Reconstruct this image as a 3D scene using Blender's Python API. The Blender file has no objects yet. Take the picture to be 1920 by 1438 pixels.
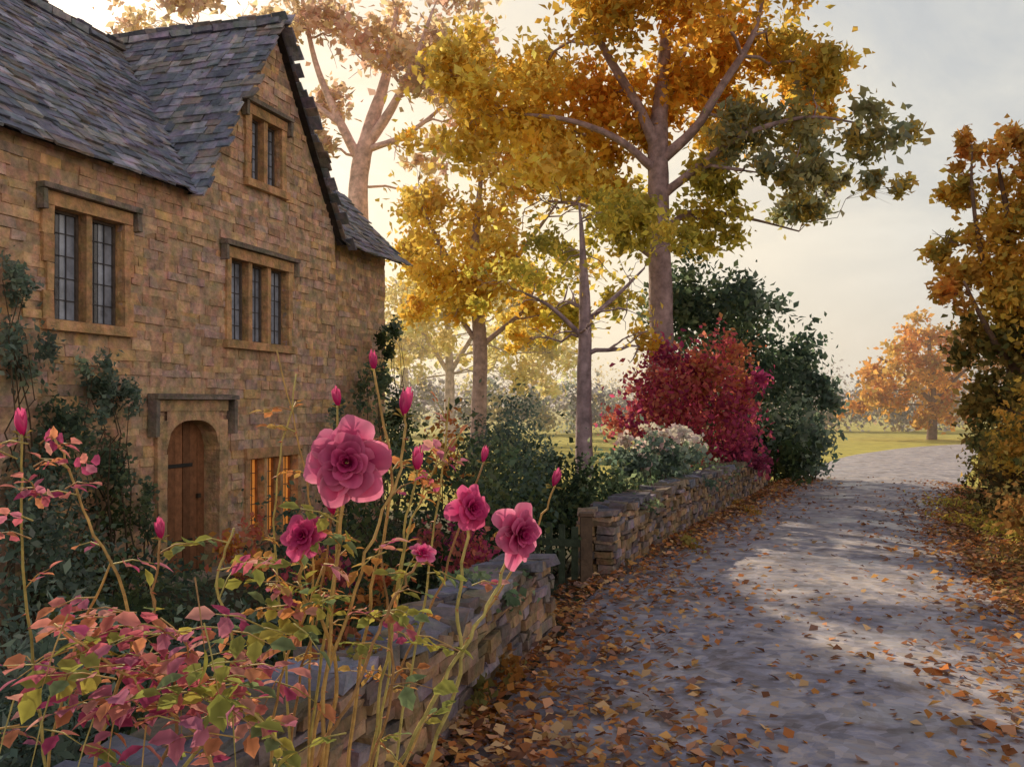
import bpy, math, random
import numpy as np
from mathutils import Vector, Matrix
R = np.random.RandomState(7)
random.seed(7)
sc = bpy.context.scene
sc.view_settings.view_transform='Standard'
try: sc.view_settings.look='None'
except: pass
sc.view_settings.exposure=0

# ---------------------------------------------------------------- builders
class MB:
    def __init__(s): s.v=[];s.f=[];s.c=[];s.n=0
    def add(s,verts,faces,cols):
        verts=np.asarray(verts,float).reshape(-1,3)
        cols=np.asarray(cols,float)
        if cols.ndim==1: cols=np.tile(cols,(len(verts),1))
        s.v.append(verts);s.c.append(cols)
        for f in faces: s.f.append([i+s.n for i in f])
        s.n+=len(verts)
    def box(s,c,ax,ay,az,col,jit=0.0):
        c=np.array(c,float);ax=np.array(ax,float)/2;ay=np.array(ay,float)/2;az=np.array(az,float)/2
        vs=[]
        for k in (-1,1):
            for (i,j) in ((-1,-1),(1,-1),(1,1),(-1,1)):
                vs.append(c+i*ax+j*ay+k*az)
        vs=np.array(vs)
        if jit: vs+=R.uniform(-jit,jit,vs.shape)
        s.add(vs,[(3,2,1,0),(4,5,6,7),(0,1,5,4),(1,2,6,5),(2,3,7,6),(3,0,4,7)],col)
    def bx(s,x0,x1,y0,y1,z0,z1,col,jit=0.0):
        s.box(((x0+x1)/2,(y0+y1)/2,(z0+z1)/2),(x1-x0,0,0),(0,y1-y0,0),(0,0,z1-z0),col,jit)
    def tube(s,pts,rad,col,n=8,rough=0.0):
        pts=np.array(pts,float);rad=np.array(rad,float);m=len(pts)
        T=np.gradient(pts,axis=0);T/=np.linalg.norm(T,axis=1)[:,None]+1e-9
        ref=np.array([1,0,0]) if abs(T[0][0])<.8 else np.array([0,1,0])
        vs=[]
        for i in range(m):
            a=np.cross(T[i],ref);a/=np.linalg.norm(a)+1e-9;b=np.cross(T[i],a)
            for k in range(n):
                th=2*math.pi*k/n
                r=rad[i]*(1+(R.uniform(-rough,rough) if rough else 0))
                vs.append(pts[i]+r*(math.cos(th)*a+math.sin(th)*b))
        fs=[]
        for i in range(m-1):
            for k in range(n):
                k2=(k+1)%n
                fs.append((i*n+k,i*n+k2,(i+1)*n+k2,(i+1)*n+k))
        fs.append(tuple(range((m-1)*n,m*n)))
        c=np.tile(np.array(col,float),(m*n,1))
        if rough: c*=R.uniform(.8,1.2,(m*n,1))
        s.add(vs,fs,c)
    def obj(s,name,mat,parent=None,smooth=False):
        me=bpy.data.meshes.new(name)
        V=np.concatenate(s.v) ; C=np.concatenate(s.c)
        me.from_pydata(V.tolist(),[],s.f)
        ca=me.color_attributes.new('Col','FLOAT_COLOR','POINT')
        C4=np.ones((len(V),4));C4[:,:3]=np.clip(C,0,1)
        ca.data.foreach_set('color',C4.ravel())
        if smooth: me.polygons.foreach_set('use_smooth',[True]*len(me.polygons))
        me.materials.append(mat);me.update()
        o=bpy.data.objects.new(name,me);sc.collection.objects.link(o)
        if parent: o.parent=parent
        return o

def quads_obj(name,V,C,mat,parent=None):
    n=len(V)//4
    me=bpy.data.meshes.new(name)
    me.vertices.add(4*n);me.vertices.foreach_set('co',V.astype(np.float32).ravel())
    me.loops.add(4*n);me.loops.foreach_set('vertex_index',np.arange(4*n,dtype=np.int32))
    me.polygons.add(n);me.polygons.foreach_set('loop_start',np.arange(0,4*n,4,dtype=np.int32))
    me.polygons.foreach_set('loop_total',np.full(n,4,dtype=np.int32))
    me.update(calc_edges=True)
    ca=me.color_attributes.new('Col','FLOAT_COLOR','POINT')
    C4=np.ones((4*n,4));C4[:,:3]=np.clip(np.repeat(C,4,axis=0),0,1)
    ca.data.foreach_set('color',C4.astype(np.float32).ravel())
    me.materials.append(mat)
    o=bpy.data.objects.new(name,me);sc.collection.objects.link(o)
    if parent: o.parent=parent
    return o

def unit(n):
    a=R.normal(size=(n,3));return a/np.linalg.norm(a,axis=1)[:,None]

def leaf_quads(P,size,aspect=.6,flat=0.0,var=.4):
    n=len(P)
    N=unit(n)
    if flat: N=N*(1-flat)+np.array([0,0,1])*flat; N/=np.linalg.norm(N,axis=1)[:,None]
    A=np.cross(N,unit(n));A/=np.linalg.norm(A,axis=1)[:,None]+1e-9
    B=np.cross(N,A)
    L=(size*(1+R.uniform(-var,var,n)))[:,None]
    W=L*aspect*R.uniform(.8,1.2,(n,1))
    fold=N*L*.12
    V=np.stack([P-A*L*.5,P+B*W*.5+fold-A*L*.06,P+A*L*.5,P-B*W*.5+fold-A*L*.06],axis=1)
    return V.reshape(-1,3)
def clump_leaves(clumps,size,aspect=.6,dens=1.0,shell=.0,spread=.24,prune=None):
    Vs=[];Cs=[]
    for (x,y,z,rx,ry,rz,n,pal) in clumps:
        n=int(n*dens)
        k=max(5,int(n/75))
        d=unit(k)*(R.uniform(shell,1,k)**(1/2.2))[:,None]
        sub=np.array([x,y,z])+d*np.array([rx,ry,rz])
        pi=R.randint(0,len(pal),k)
        pv=R.uniform(.7,1.22,k)
        idx=R.randint(0,k,n)
        P=sub[idx]+R.normal(size=(n,3))*np.array([rx,ry,rz])*spread*R.uniform(.5,1.4,(n,1))
        V=leaf_quads(P,size,aspect)
        pal_=np.array(pal)
        C=pal_[pi[idx]]*pv[idx][:,None]
        m=R.rand(n)<.25
        C[m]=pal_[R.randint(0,len(pal),m.sum())]
        C=C*R.uniform(.75,1.25,(n,1))*R.uniform(.93,1.07,(n,3))
        if prune is not None:
            kp=prune(P);V=V.reshape(-1,4,3)[kp].reshape(-1,3);C=C[kp]
        Vs.append(V);Cs.append(C)
    return np.concatenate(Vs),np.concatenate(Cs)

def cr(pts,m=6):
    pts=np.array(pts,float)
    P=np.vstack([2*pts[0]-pts[1],pts,2*pts[-1]-pts[-2]])
    out=[]
    for i in range(1,len(P)-2):
        for t in np.linspace(0,1,m,endpoint=False):
            a,b,c,d=P[i-1],P[i],P[i+1],P[i+2]
            out.append(.5*((2*b)+(-a+c)*t+(2*a-5*b+4*c-d)*t*t+(-a+3*b-3*c+d)*t**3))
    out.append(P[-2]);return np.array(out)

# ---------------------------------------------------------------- materials
def nn(nt,t,**k):
    n=nt.nodes.new(t)
    for a,b in k.items(): setattr(n,a,b)
    return n
def col_mat(name,rough=.85,nscale=8,namp=.35,bump=.3,bscale=25,spec=.3,bdist=.02,hue=0):
    m=bpy.data.materials.new(name);m.use_nodes=True;nt=m.node_tree;L=nt.links
    b=nt.nodes['Principled BSDF']
    at=nn(nt,'ShaderNodeAttribute',attribute_name='Col')
    tc=nn(nt,'ShaderNodeTexCoord')
    no=nn(nt,'ShaderNodeTexNoise');no.inputs['Scale'].default_value=nscale;no.inputs['Detail'].default_value=4
    no.inputs['Roughness'].default_value=.65
    L.new(tc.outputs['Object'],no.inputs['Vector'])
    mr=nn(nt,'ShaderNodeMapRange');mr.inputs[1].default_value=.3;mr.inputs[2].default_value=.7
    mr.inputs[3].default_value=1-namp;mr.inputs[4].default_value=1+namp
    L.new(no.outputs['Fac'],mr.inputs[0])
    mx=nn(nt,'ShaderNodeVectorMath',operation='SCALE')
    L.new(at.outputs['Color'],mx.inputs[0]);L.new(mr.outputs[0],mx.inputs['Scale'])
    src=mx.outputs[0]
    if hue:
        h=nn(nt,'ShaderNodeMix',data_type='RGBA',blend_type='OVERLAY');h.inputs[0].default_value=hue
        L.new(src,h.inputs[6]);L.new(no.outputs['Color'],h.inputs[7]);src=h.outputs[2]
    L.new(src,b.inputs['Base Color'])
    b.inputs['Roughness'].default_value=rough
    b.inputs['Specular IOR Level'].default_value=spec
    if bump:
        n2=nn(nt,'ShaderNodeTexNoise');n2.inputs['Scale'].default_value=bscale;n2.inputs['Detail'].default_value=3
        L.new(tc.outputs['Object'],n2.inputs['Vector'])
        bp=nn(nt,'ShaderNodeBump');bp.inputs['Strength'].default_value=bump;bp.inputs['Distance'].default_value=bdist
        L.new(n2.outputs['Fac'],bp.inputs['Height']);L.new(bp.outputs[0],b.inputs['Normal'])
    return m
def leaf_mat(name,trans=.45):
    m=bpy.data.materials.new(name);m.use_nodes=True;nt=m.node_tree;L=nt.links
    nt.nodes.remove(nt.nodes['Principled BSDF']);out=nt.nodes['Material Output']
    at=nn(nt,'ShaderNodeAttribute',attribute_name='Col')
    d=nn(nt,'ShaderNodeBsdfDiffuse');t=nn(nt,'ShaderNodeBsdfTranslucent')
    L.new(at.outputs['Color'],d.inputs[0]);L.new(at.outputs['Color'],t.inputs[0])
    m1=nn(nt,'ShaderNodeMixShader');m1.inputs[0].default_value=trans
    L.new(d.outputs[0],m1.inputs[1]);L.new(t.outputs[0],m1.inputs[2])
    L.new(m1.outputs[0],out.inputs['Surface'])
    return m
M_leaf=leaf_mat('foliage',.6); M_bark=col_mat('bark',nscale=5,namp=.4,bump=.6,bscale=14,bdist=.04)
M_stone=col_mat('cotswold_stone',nscale=6,namp=.38,bump=.7,bscale=20,bdist=.035,hue=.35)
M_slate=col_mat('stone_slate',rough=.65,nscale=6,namp=.4,bump=.6,bscale=18,spec=.45,hue=.35,bdist=.03)
M_wood=col_mat('weathered_wood',rough=.7,nscale=10,namp=.35,bump=.3)
M_petal=leaf_mat('petal',.4); M_stem=col_mat('rose_stem',rough=.6,nscale=30,namp=.35,bump=.2,bscale=80,bdist=.003)
M_rleaf=leaf_mat('rose_leaf',.42)
M_glass=col_mat('window_glass',rough=.15,nscale=3,namp=.5,bump=.2,bscale=6,spec=.8)
M_glow=col_mat('amber_glow_glass',rough=.2,nscale=3,namp=.5,bump=.2,bscale=6,spec=.6)
bb=M_glow.node_tree.nodes['Principled BSDF'];bb.inputs['Emission Color'].default_value=(1,.36,.07,1);bb.inputs['Emission Strength'].default_value=.28  # warm glow put into the panes as emission, no lamp behind them

def empty(name,loc=(0,0,0),rot=0):
    e=bpy.data.objects.new(name,None);e.location=loc;e.rotation_euler=(0,0,rot);e.empty_display_size=.3
    sc.collection.objects.link(e);return e

# ---------------------------------------------------------------- world, sun, camera
SUN=np.array([-.52,.854]);SUN/=np.linalg.norm(SUN);EL=math.radians(29)
sd=Vector((SUN[0]*math.cos(EL),SUN[1]*math.cos(EL),math.sin(EL)))
w=bpy.data.worlds.new('World');sc.world=w;w.use_nodes=True;nt=w.node_tree;L=nt.links
bg=nt.nodes['Background'];bg.inputs['Strength'].default_value=.14
sky=nn(nt,'ShaderNodeTexSky',sky_type='NISHITA',sun_disc=False)
sky.sun_elevation=EL;sky.sun_rotation=math.atan2(SUN[0],SUN[1]);sky.dust_density=3;sky.air_density=1.0
tc=nn(nt,'ShaderNodeTexCoord')
no=nn(nt,'ShaderNodeTexNoise');no.inputs['Scale'].default_value=4.2;no.inputs['Detail'].default_value=7;no.inputs['Roughness'].default_value=.62;no.inputs['Distortion'].default_value=.6
mp=nn(nt,'ShaderNodeMapping');mp.inputs['Scale'].default_value=(1,1,1.8)
L.new(tc.outputs['Generated'],mp.inputs[0]);L.new(mp.outputs[0],no.inputs['Vector'])
mr=nn(nt,'ShaderNodeMapRange');mr.inputs[1].default_value=.38;mr.inputs[2].default_value=.62;mr.inputs[3].default_value=.74;mr.inputs[4].default_value=.98
L.new(no.outputs['Fac'],mr.inputs[0])
dp=nn(nt,'ShaderNodeVectorMath',operation='DOT_PRODUCT');dp.inputs[1].default_value=(-.22,.97,.06)
L.new(tc.outputs['Generated'],dp.inputs[0])
rp=nn(nt,'ShaderNodeValToRGB');e=rp.color_ramp.elements
e[0].position=0;e[0].color=(1,.79,.60,1)
e[1].position=1;e[1].color=(.92,.76,.52,1)
for p,c in ((.5,(1,.80,.62,1)),(.8,(.60,.60,.57,1)),(.90,(.62,.61,.56,1)),(.955,(.80,.72,.58,1))):
    q=rp.color_ramp.elements.new(p);q.color=c
ma=nn(nt,'ShaderNodeMapRange');ma.inputs[1].default_value=-1;ma.inputs[2].default_value=1
L.new(dp.outputs['Value'],ma.inputs[0]);L.new(ma.outputs[0],rp.inputs[0])
mv=nn(nt,'ShaderNodeMapRange');mv.inputs[1].default_value=.35;mv.inputs[2].default_value=.68;mv.inputs[3].default_value=7.2;mv.inputs[4].default_value=9.2
L.new(no.outputs['Fac'],mv.inputs[0])
sc8=nn(nt,'ShaderNodeVectorMath',operation='SCALE')
L.new(mv.outputs[0],sc8.inputs['Scale'])
L.new(rp.outputs[0],sc8.inputs[0])
mix=nn(nt,'ShaderNodeMix',data_type='RGBA')
L.new(mr.outputs[0],mix.inputs[0]);L.new(sky.outputs[0],mix.inputs[6]);L.new(sc8.outputs[0],mix.inputs[7])
# clear blue zenith above the bright hazy horizon
sx=nn(nt,'ShaderNodeSeparateXYZ');L.new(tc.outputs['Generated'],sx.inputs[0])
zr=nn(nt,'ShaderNodeMapRange',interpolation_type='SMOOTHSTEP');zr.inputs[1].default_value=.40;zr.inputs[2].default_value=.72;zr.inputs[3].default_value=0;zr.inputs[4].default_value=.93
L.new(sx.outputs['Z'],zr.inputs[0])
mz=nn(nt,'ShaderNodeMix',data_type='RGBA');mz.inputs[7].default_value=(1.25,1.55,2.2,1)
L.new(zr.outputs[0],mz.inputs[0]);L.new(mix.outputs[2],mz.inputs[6])
L.new(mz.outputs[2],bg.inputs[0])
sl=bpy.data.lights.new('sun','SUN');sl.energy=5;sl.angle=math.radians(.6);sl.color=(1,.80,.52)
so=bpy.data.objects.new('sun',sl);sc.collection.objects.link(so);so.rotation_euler=sd.to_track_quat('Z','Y').to_euler()
cd=bpy.data.cameras.new('camera');cam=bpy.data.objects.new('camera',cd);sc.collection.objects.link(cam)
cam.location=(0,0,2.0);cam.rotation_euler=(math.radians(90),0,0)
cd.sensor_width=36;cd.lens=36*1800/1920;cd.shift_y=41/1920;cd.clip_end=3000;cd.clip_start=.05
sc.camera=cam
mm=bpy.data.materials.new('mist');mm.use_nodes=True;nt=mm.node_tree
nt.nodes.remove(nt.nodes['Principled BSDF'])
vs_=nn(nt,'ShaderNodeVolumeScatter');vs_.inputs['Density'].default_value=.0042;vs_.inputs['Anisotropy'].default_value=.45;vs_.inputs['Color'].default_value=(1,.95,.86,1)
nt.links.new(vs_.outputs[0],nt.nodes['Material Output'].inputs['Volume'])
mb=MB();mb.bx(-160,220,29,230,-1,17,(1,1,1));mb.obj('mist',mm)

# ---------------------------------------------------------------- ground
WY=[-20,1.5,3,4.2,5.5,8.2,10.8,14.4,20,24,30,60]
WX=[-3,-2.0,-1.5,-1.0,-.6,.15,.95,2.35,4.75,6,7,7]
def wallx(y): return np.interp(y,WY,WX)
def gz(x,y):
    t=np.clip((wallx(y)-.2-x)/1.2,0,1);t=t*t*(3-2*t)
    fade=1-np.clip((y-22)/8,0,1)
    z=-.3*t*fade
    far=np.clip((y-60)/200,0,1)
    return z+far*1.2
xs=np.concatenate([np.linspace(-900,-40,12),np.arange(-30,40,.6),np.linspace(45,900,14)])
ys=np.concatenate([np.linspace(-300,-12,6),np.arange(-8,50,.6),np.linspace(55,1500,22)])
X,Y=np.meshgrid(xs,ys);Z=gz(X,Y)
mb=MB();nx=len(xs);ny=len(ys)
V=np.stack([X,Y,Z],-1).reshape(-1,3)
road_left=cr([(-2.6,-4),(-1.6,1.5),(-1.1,3),(-.5,4.8),(.42,8.2),(1.0,10.6),(2.65,14.4),(5.1,20),(7.3,25),(9.4,30),(14.7,40),(24,50),(44,60),(80,70)],8)
road_right=cr([(4.2,-4),(4.2,1.5),(4.2,3),(4.3,5),(4.65,8.2),(5.3,10.8),(6.8,15),(9.0,19.8),(11.9,25.2),(14.4,30),(20.5,41),(32,48),(50,54),(84,62)],8)
fc=[(j*nx+i,j*nx+i+1,(j+1)*nx+i+1,(j+1)*nx+i) for j in range(ny-1) for i in range(nx-1)]
gcol=np.tile(np.array([.40,.36,.07]),(len(V),1))
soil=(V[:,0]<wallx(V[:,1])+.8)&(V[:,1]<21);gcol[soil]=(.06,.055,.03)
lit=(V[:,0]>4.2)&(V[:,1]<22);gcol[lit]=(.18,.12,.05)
mb.add(V,fc,gcol)
M_ground=col_mat('ground',nscale=1.2,namp=.4,bump=.6,bscale=9,bdist=.05)
mb.obj('ground',M_ground)

# leaves removed along sun rays so that shaped light bands reach the lane
def sun_gap(P):
    s_=np.array(sd);t=P[:,2]/s_[2];G=P-s_[None,:]*t[:,None]
    le=np.interp(G[:,1],road_left[:,1],road_left[:,0]);re=np.interp(G[:,1],road_right[:,1],road_right[:,0])
    q=G[:,1]+.55*(G[:,0]-(le+re)/2)+.35*np.sin(G[:,0]*2.3)
    wv=.25*np.sin(G[:,0]*5+G[:,1]*3)
    band=np.zeros(len(P),bool)
    for a,b in ((7.7,8.9),(10.0,11.8),(13.1,15.2),(16.4,18.8),(20.4,23.5),(25.5,29),(31,90)): band|=(q>a+wv)&(q<b+wv)
    inside=(G[:,0]>le+.8)&(G[:,0]<re+2.5+np.where(G[:,1]>28,25,0))
    return ~(band&inside&(R.rand(len(P))<.985))

# road
M_road=bpy.data.materials.new('lane_surface');M_road.use_nodes=True;nt=M_road.node_tree;L=nt.links;b=nt.nodes['Principled BSDF']
tc=nn(nt,'ShaderNodeTexCoord')
wv=nn(nt,'ShaderNodeTexNoise');wv.inputs['Scale'].default_value=2.0;wv.inputs['Detail'].default_value=6;wv.inputs['Roughness'].default_value=.72;wv.inputs['Distortion'].default_value=.5
L.new(tc.outputs['Object'],wv.inputs['Vector'])
rp=nn(nt,'ShaderNodeValToRGB');e=rp.color_ramp.elements
e[0].position=.32;e[0].color=(.17,.14,.14,1);e[1].position=.70;e[1].color=(.52,.46,.44,1)
for p,c in ((.42,(.25,.23,.26,1)),(.49,(.29,.29,.37,1)),(.55,(.42,.37,.36,1)),(.61,(.36,.36,.43,1))):
    q=e.new(p);q.color=c
L.new(wv.outputs['Fac'],rp.inputs[0])
vo=nn(nt,'ShaderNodeTexVoronoi');vo.inputs['Scale'].default_value=11
L.new(tc.outputs['Object'],vo.inputs['Vector'])
bwn=nn(nt,'ShaderNodeRGBToBW');L.new(vo.outputs['Color'],bwn.inputs[0])
hs=nn(nt,'ShaderNodeMix',data_type='RGBA',blend_type='OVERLAY');hs.inputs[0].default_value=.35
L.new(rp.outputs[0],hs.inputs[6]);L.new(bwn.outputs[0],hs.inputs[7]);L.new(hs.outputs[2],b.inputs['Base Color'])
pn=nn(nt,'ShaderNodeTexNoise');pn.inputs['Scale'].default_value=.9;pn.inputs['Detail'].default_value=3
L.new(tc.outputs['Object'],pn.inputs['Vector'])
pr=nn(nt,'ShaderNodeMapRange');pr.inputs[1].default_value=.52;pr.inputs[2].default_value=.60;pr.inputs[3].default_value=.8;pr.inputs[4].default_value=.4
L.new(pn.outputs['Fac'],pr.inputs[0]);L.new(pr.outputs[0],b.inputs['Roughness'])
bn=nn(nt,'ShaderNodeTexNoise');bn.inputs['Scale'].default_value=13;bn.inputs['Detail'].default_value=5
L.new(tc.outputs['Object'],bn.inputs['Vector'])
bp=nn(nt,'ShaderNodeBump');bp.inputs['Strength'].default_value=.4;bp.inputs['Distance'].default_value=.012
L.new(bn.outputs['Fac'],bp.inputs['Height']);L.new(bp.outputs[0],b.inputs['Normal'])
mb=MB();K=9;vs=[];fs=[];m=len(road_left)
for i in range(m):
    for k in range(K):
        t=k/(K-1);p=road_left[i]*(1-t)+road_right[i]*t
        far=float(np.clip((p[1]-60)/200,0,1))*1.2
        vs.append((p[0],p[1],.008+far+.05*math.sin(math.pi*t)))
for i in range(m-1):
    for k in range(K-1): fs.append((i*K+k,i*K+k+1,(i+1)*K+k+1,(i+1)*K+k))
mb.add(vs,fs,(.2,.2,.2));mb.obj('road',M_road,smooth=True)

# ---------------------------------------------------------------- stone cottage
ANG=math.atan2(.955,.296)
house=empty('stone_cottage',(-5.33,10,0),ANG)
def stonecol():
    base=random.choice([(.54,.36,.23),(.58,.39,.25),(.50,.34,.23),(.60,.42,.27),(.47,.34,.28),(.57,.36,.26),(.43,.28,.19),(.62,.41,.22),(.52,.38,.33),(.57,.38,.30)])
    k=random.uniform(.74,1.2);return tuple(c*k for c in base)
GX=5.34;HW=2.07;AP=7.95;EV=5.0;SL=(AP-EV)/HW
def ztop(x): return max(EV,AP-SL*abs(x-GX))
openings=[(.72,1.87,2.95,4.22),(2.66,3.82,-.4,1.8),(4.15,5.75,2.95,4.15),(4.68,5.55,5.4,6.38),(4.65,6.05,.0,1.2)]
mb=MB();mc=(.46,.34,.24)
brk=sorted(set([-5.0,GX-HW,GX,GX+HW]+[o[0] for o in openings]+[o[1] for o in openings]))
for a,b_ in zip(brk[:-1],brk[1:]):
    mid=(a+b_)/2
    ops=sorted([(o[2],o[3]) for o in openings if o[0]<mid<o[1]])
    z=-.6
    for (z0,z1) in ops:
        if z0>z: mb.add([(a,.02,z),(b_,.02,z),(b_,.02,z0),(a,.02,z0)],[(0,1,2,3)],mc)
        z=z1
    mb.add([(a,.02,z),(b_,.02,z),(b_,.02,ztop(b_)),(a,.02,ztop(a))],[(0,1,2,3)],mc)
WE=10.05
mb.add([(GX+HW,.27,-.6),(WE,.27,-.6),(WE,.27,5.27),(GX+HW,.27,5.27)],[(0,1,2,3)],mc)
mb.add([(GX+HW,.02,-.6),(GX+HW,.27,-.6),(GX+HW,.27,5.2),(GX+HW,.02,5.0)],[(0,1,2,3)],mc)
mb.add([(WE,.27,-.6),(WE,5.35,-.6),(WE,5.35,5.27),(WE,2.8,7.75),(WE,.27,5.27)],[(0,1,2,3,4)],mc)
mb.add([(-5,.02,-.6),(-5,5.58,-.6),(-5,5.58,5.0),(-5,2.8,7.75),(-5,.02,5.0)],[(4,3,2,1,0)],mc)
mb.add([(-5,5.58,-.6),(WE,5.58,-.6),(WE,5.58,5.0),(-5,5.58,5.0)],[(3,2,1,0)],mc)
def course(x0,x1,y,z0,z1,ops,top=None):
    iv=[(x0,x1)]
    for o in ops:
        if o[2]-.02<z1 and o[3]+.02>z0:
            nv=[]
            for a,b_ in iv:
                if o[1]<=a or o[0]>=b_: nv.append((a,b_))
                else:
                    if o[0]>a: nv.append((a,o[0]))
                    if o[1]<b_: nv.append((o[1],b_))
            iv=nv
    for a,b_ in iv:
        x=a
        while x<b_-.02:
            l=random.uniform(.12,.46)
            if b_-(x+l)<.12: l=b_-x
            pr=random.uniform(-.004,.024)
            if random.random()<.9: mb.bx(x+.002,x+l-.002,y-pr,y+.06,z0+.002,z1-.002,stonecol(),.009)
            x+=l
z=-.5
while z<AP-.1:
    h=random.uniform(.08,.16);z1=z+h
    if z1<EV: course(-5,GX+HW,0.02,z,z1,openings)
    else:
        hw=(AP-z1)/SL
        if hw>.1: course(GX-hw,GX+HW-(HW-hw),.02,z,z1,openings)
    if z1<5.25: course(GX+HW+.02,WE,.27,z,z1,[])
    z=z1
z=-.5
while z<5.2:
    h=random.uniform(.1,.18);y=.27
    while y<5.3:
        l=random.uniform(.2,.5);mb.bx(WE-.05,WE+random.uniform(.01,.03),y+.006,min(y+l,5.35)-.006,z+.006,z+h-.006,stonecol(),.006);y+=l
    z+=h
mb.obj('walls',M_stone,house)
mb=MB()
def slate():
    base=random.choice([(.19,.21,.28),(.24,.25,.33),(.15,.17,.23),(.30,.30,.37),(.21,.20,.28),(.28,.27,.28),(.17,.20,.24),(.22,.19,.18)])
    k=random.uniform(.65,1.4);return tuple(c*k for c in base)
def slope_tiles(o,ux,uw,lx,lw,keep,row=.17):
    o=np.array(o,float);ux=np.array(ux,float);uw=np.array(uw,float);uw/=np.linalg.norm(uw)
    n=np.cross(ux,uw)
    if n[2]<0:n=-n
    wv=0
    while wv<lw:
        x=-random.uniform(0,.2)
        while x<lx:
            l=random.uniform(.14,.36)
            c=o+ux*(x+l/2)+uw*(wv+row*.6+random.uniform(-.02,.02))+n*(.03+random.uniform(0,.022))
            if keep(c):
                wd=uw*(row*1.35)-n*.022
                mb.box(c,ux*(l-.008),wd,n*.028,slate(),.010)
            x+=l
        wv+=row*(1-.25*wv/lw)
def keep_main(c): return (7.95-SL*abs(c[0]-GX))<c[2]+.02 or c[1]>2.85
def keep_gable(c): return c[2]>5.0+c[1]-.05
slope_tiles((-5.25,-.17,4.83),(1,0,0),(0,1,1),15.45,4.2,keep_main)
slope_tiles((-5.25,5.77,4.83),(1,0,0),(0,-1,1),15.45,4.2,lambda c:True)
hyp=math.sqrt(1+SL*SL);ls=(HW+.16)*hyp
for sgn in (-1,1):
    slope_tiles((GX+sgn*(HW+.16),-.14,EV-.16*SL),(0,1,0),(-sgn,0,SL),3.15,ls,keep_gable)
dk=(.06,.05,.05)
mb.add([(-5.2,-.12,4.86),(GX-HW,-.12,4.86),(GX-HW,0.0,4.98),(GX,2.8,7.78),(-5.2,2.8,7.78)],[(0,1,2,3,4)],dk)
mb.add([(GX+HW,0.0,4.98),(GX+HW,-.12,4.86),(10.15,-.12,4.86),(10.15,2.8,7.78),(GX,2.8,7.78)],[(0,1,2,3,4)],dk)
mb.add([(-5.2,5.72,4.86),(10.15,5.72,4.86),(10.15,2.8,7.78),(-5.2,2.8,7.78)],[(0,1,2,3)],dk)
for sgn in (-1,1):
    mb.add([(GX+sgn*(HW+.1),-.1,EV-.1*SL),(GX,-.1,AP-.005),(GX,2.9,AP-.005)],[(0,1,2)],dk)
    mb.add([(GX+sgn*(HW+.1),-.1,EV-.1*SL),(GX,-.1,AP-.005),(GX,.03,AP-.005),(GX+sgn*(HW+.1),.03,EV-.1*SL)],[(0,1,2,3)],dk)
x=-5.2
while x<10.1:
    mb.box((x+.2,2.8,7.85),(.39,0,0),(0,.26,0),(0,0,.09),slate(),.02);x+=.4
y=-.16
while y<2.9:
    mb.box((GX,y+.2,AP+.06),(.24,0,0),(0,.39,0),(0,0,.09),slate(),.02);y+=.4
mb.obj('roof',M_slate,house)
def window(ix,x0,x1,z0,z1,lights,hood=True,amber=False):
    mb=MB();g=MB()
    oc=(.50,.31,.17)
    def oc_():
        k=random.uniform(.82,1.15);return tuple(c*k for c in oc)
    jw=.13
    nj=4;hh=(z1-z0)/nj
    for k in range(nj):
        mb.bx(x0-jw+random.uniform(-.05,.03),x0,-.028,.24,z0+k*hh+.002,z0+(k+1)*hh-.002,oc_(),.006)
        mb.bx(x1,x1+jw+random.uniform(-.03,.05),-.028,.24,z0+k*hh+.002,z0+(k+1)*hh-.002,oc_(),.006)
    mb.bx(x0-jw,x1+jw,-.045,.24,z1,z1+.15,oc_(),.006)
    mb.bx(x0-jw-.04,x1+jw+.04,-.08,.24,z0-.11,z0,oc_(),.006)
    for k in range(1,lights):
        xm=x0+(x1-x0)*k/lights;mb.bx(xm-.05,xm+.05,.0,.2,z0,z1,oc_(),.005)
    if hood:
        hc=(.21,.18,.16)
        mb.bx(x0-jw-.1,x1+jw+.1,-.12,.0,z1+.16,z1+.23,hc,.009)
        mb.bx(x0-jw-.1,x0-jw-.03,-.10,.0,z1-.06,z1+.158,hc,.009)
        mb.bx(x1+jw+.03,x1+jw+.1,-.10,.0,z1-.06,z1+.158,hc,.009)
    mb.obj('window_surround_%d'%ix,M_stone,house)
    fr=MB()
    for k in range(lights):
        a=x0+(x1-x0)*k/lights+(.05 if k else 0);b_=x0+(x1-x0)*(k+1)/lights-(.05 if k<lights-1 else 0)
        gcx=(.85,.34,.07) if amber else random.choice([(.05,.06,.09),(.03,.03,.045)])  # amber panes carry the warm glow in their colour
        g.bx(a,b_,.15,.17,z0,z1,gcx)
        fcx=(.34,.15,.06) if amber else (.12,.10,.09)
        for (p,q,r,s_) in ((a,a+.035,z0,z1),(b_-.035,b_,z0,z1),(a+.036,b_-.036,z0,z0+.035),(a+.036,b_-.036,z1-.035,z1)):
            fr.bx(p,q,.11,.147,r,s_,fcx)
        if not amber:
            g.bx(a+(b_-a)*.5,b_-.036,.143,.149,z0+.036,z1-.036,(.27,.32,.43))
        n=5
        for i in range(1,n):
            zz=z0+(z1-z0)*i/n;fr.bx(a+.036,b_-.036,.13,.141,zz-.005,zz+.005,(.07,.07,.08))
        for i in range(1,3):
            xx=a+(b_-a)*i/3;fr.bx(xx-.005,xx+.005,.128,.139,z0+.036,z1-.036,(.07,.07,.08))
    g.obj('window_glass_%d'%ix,M_glow if amber else M_glass,house);fr.obj('window_frame_%d'%ix,M_wood,house)
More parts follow.
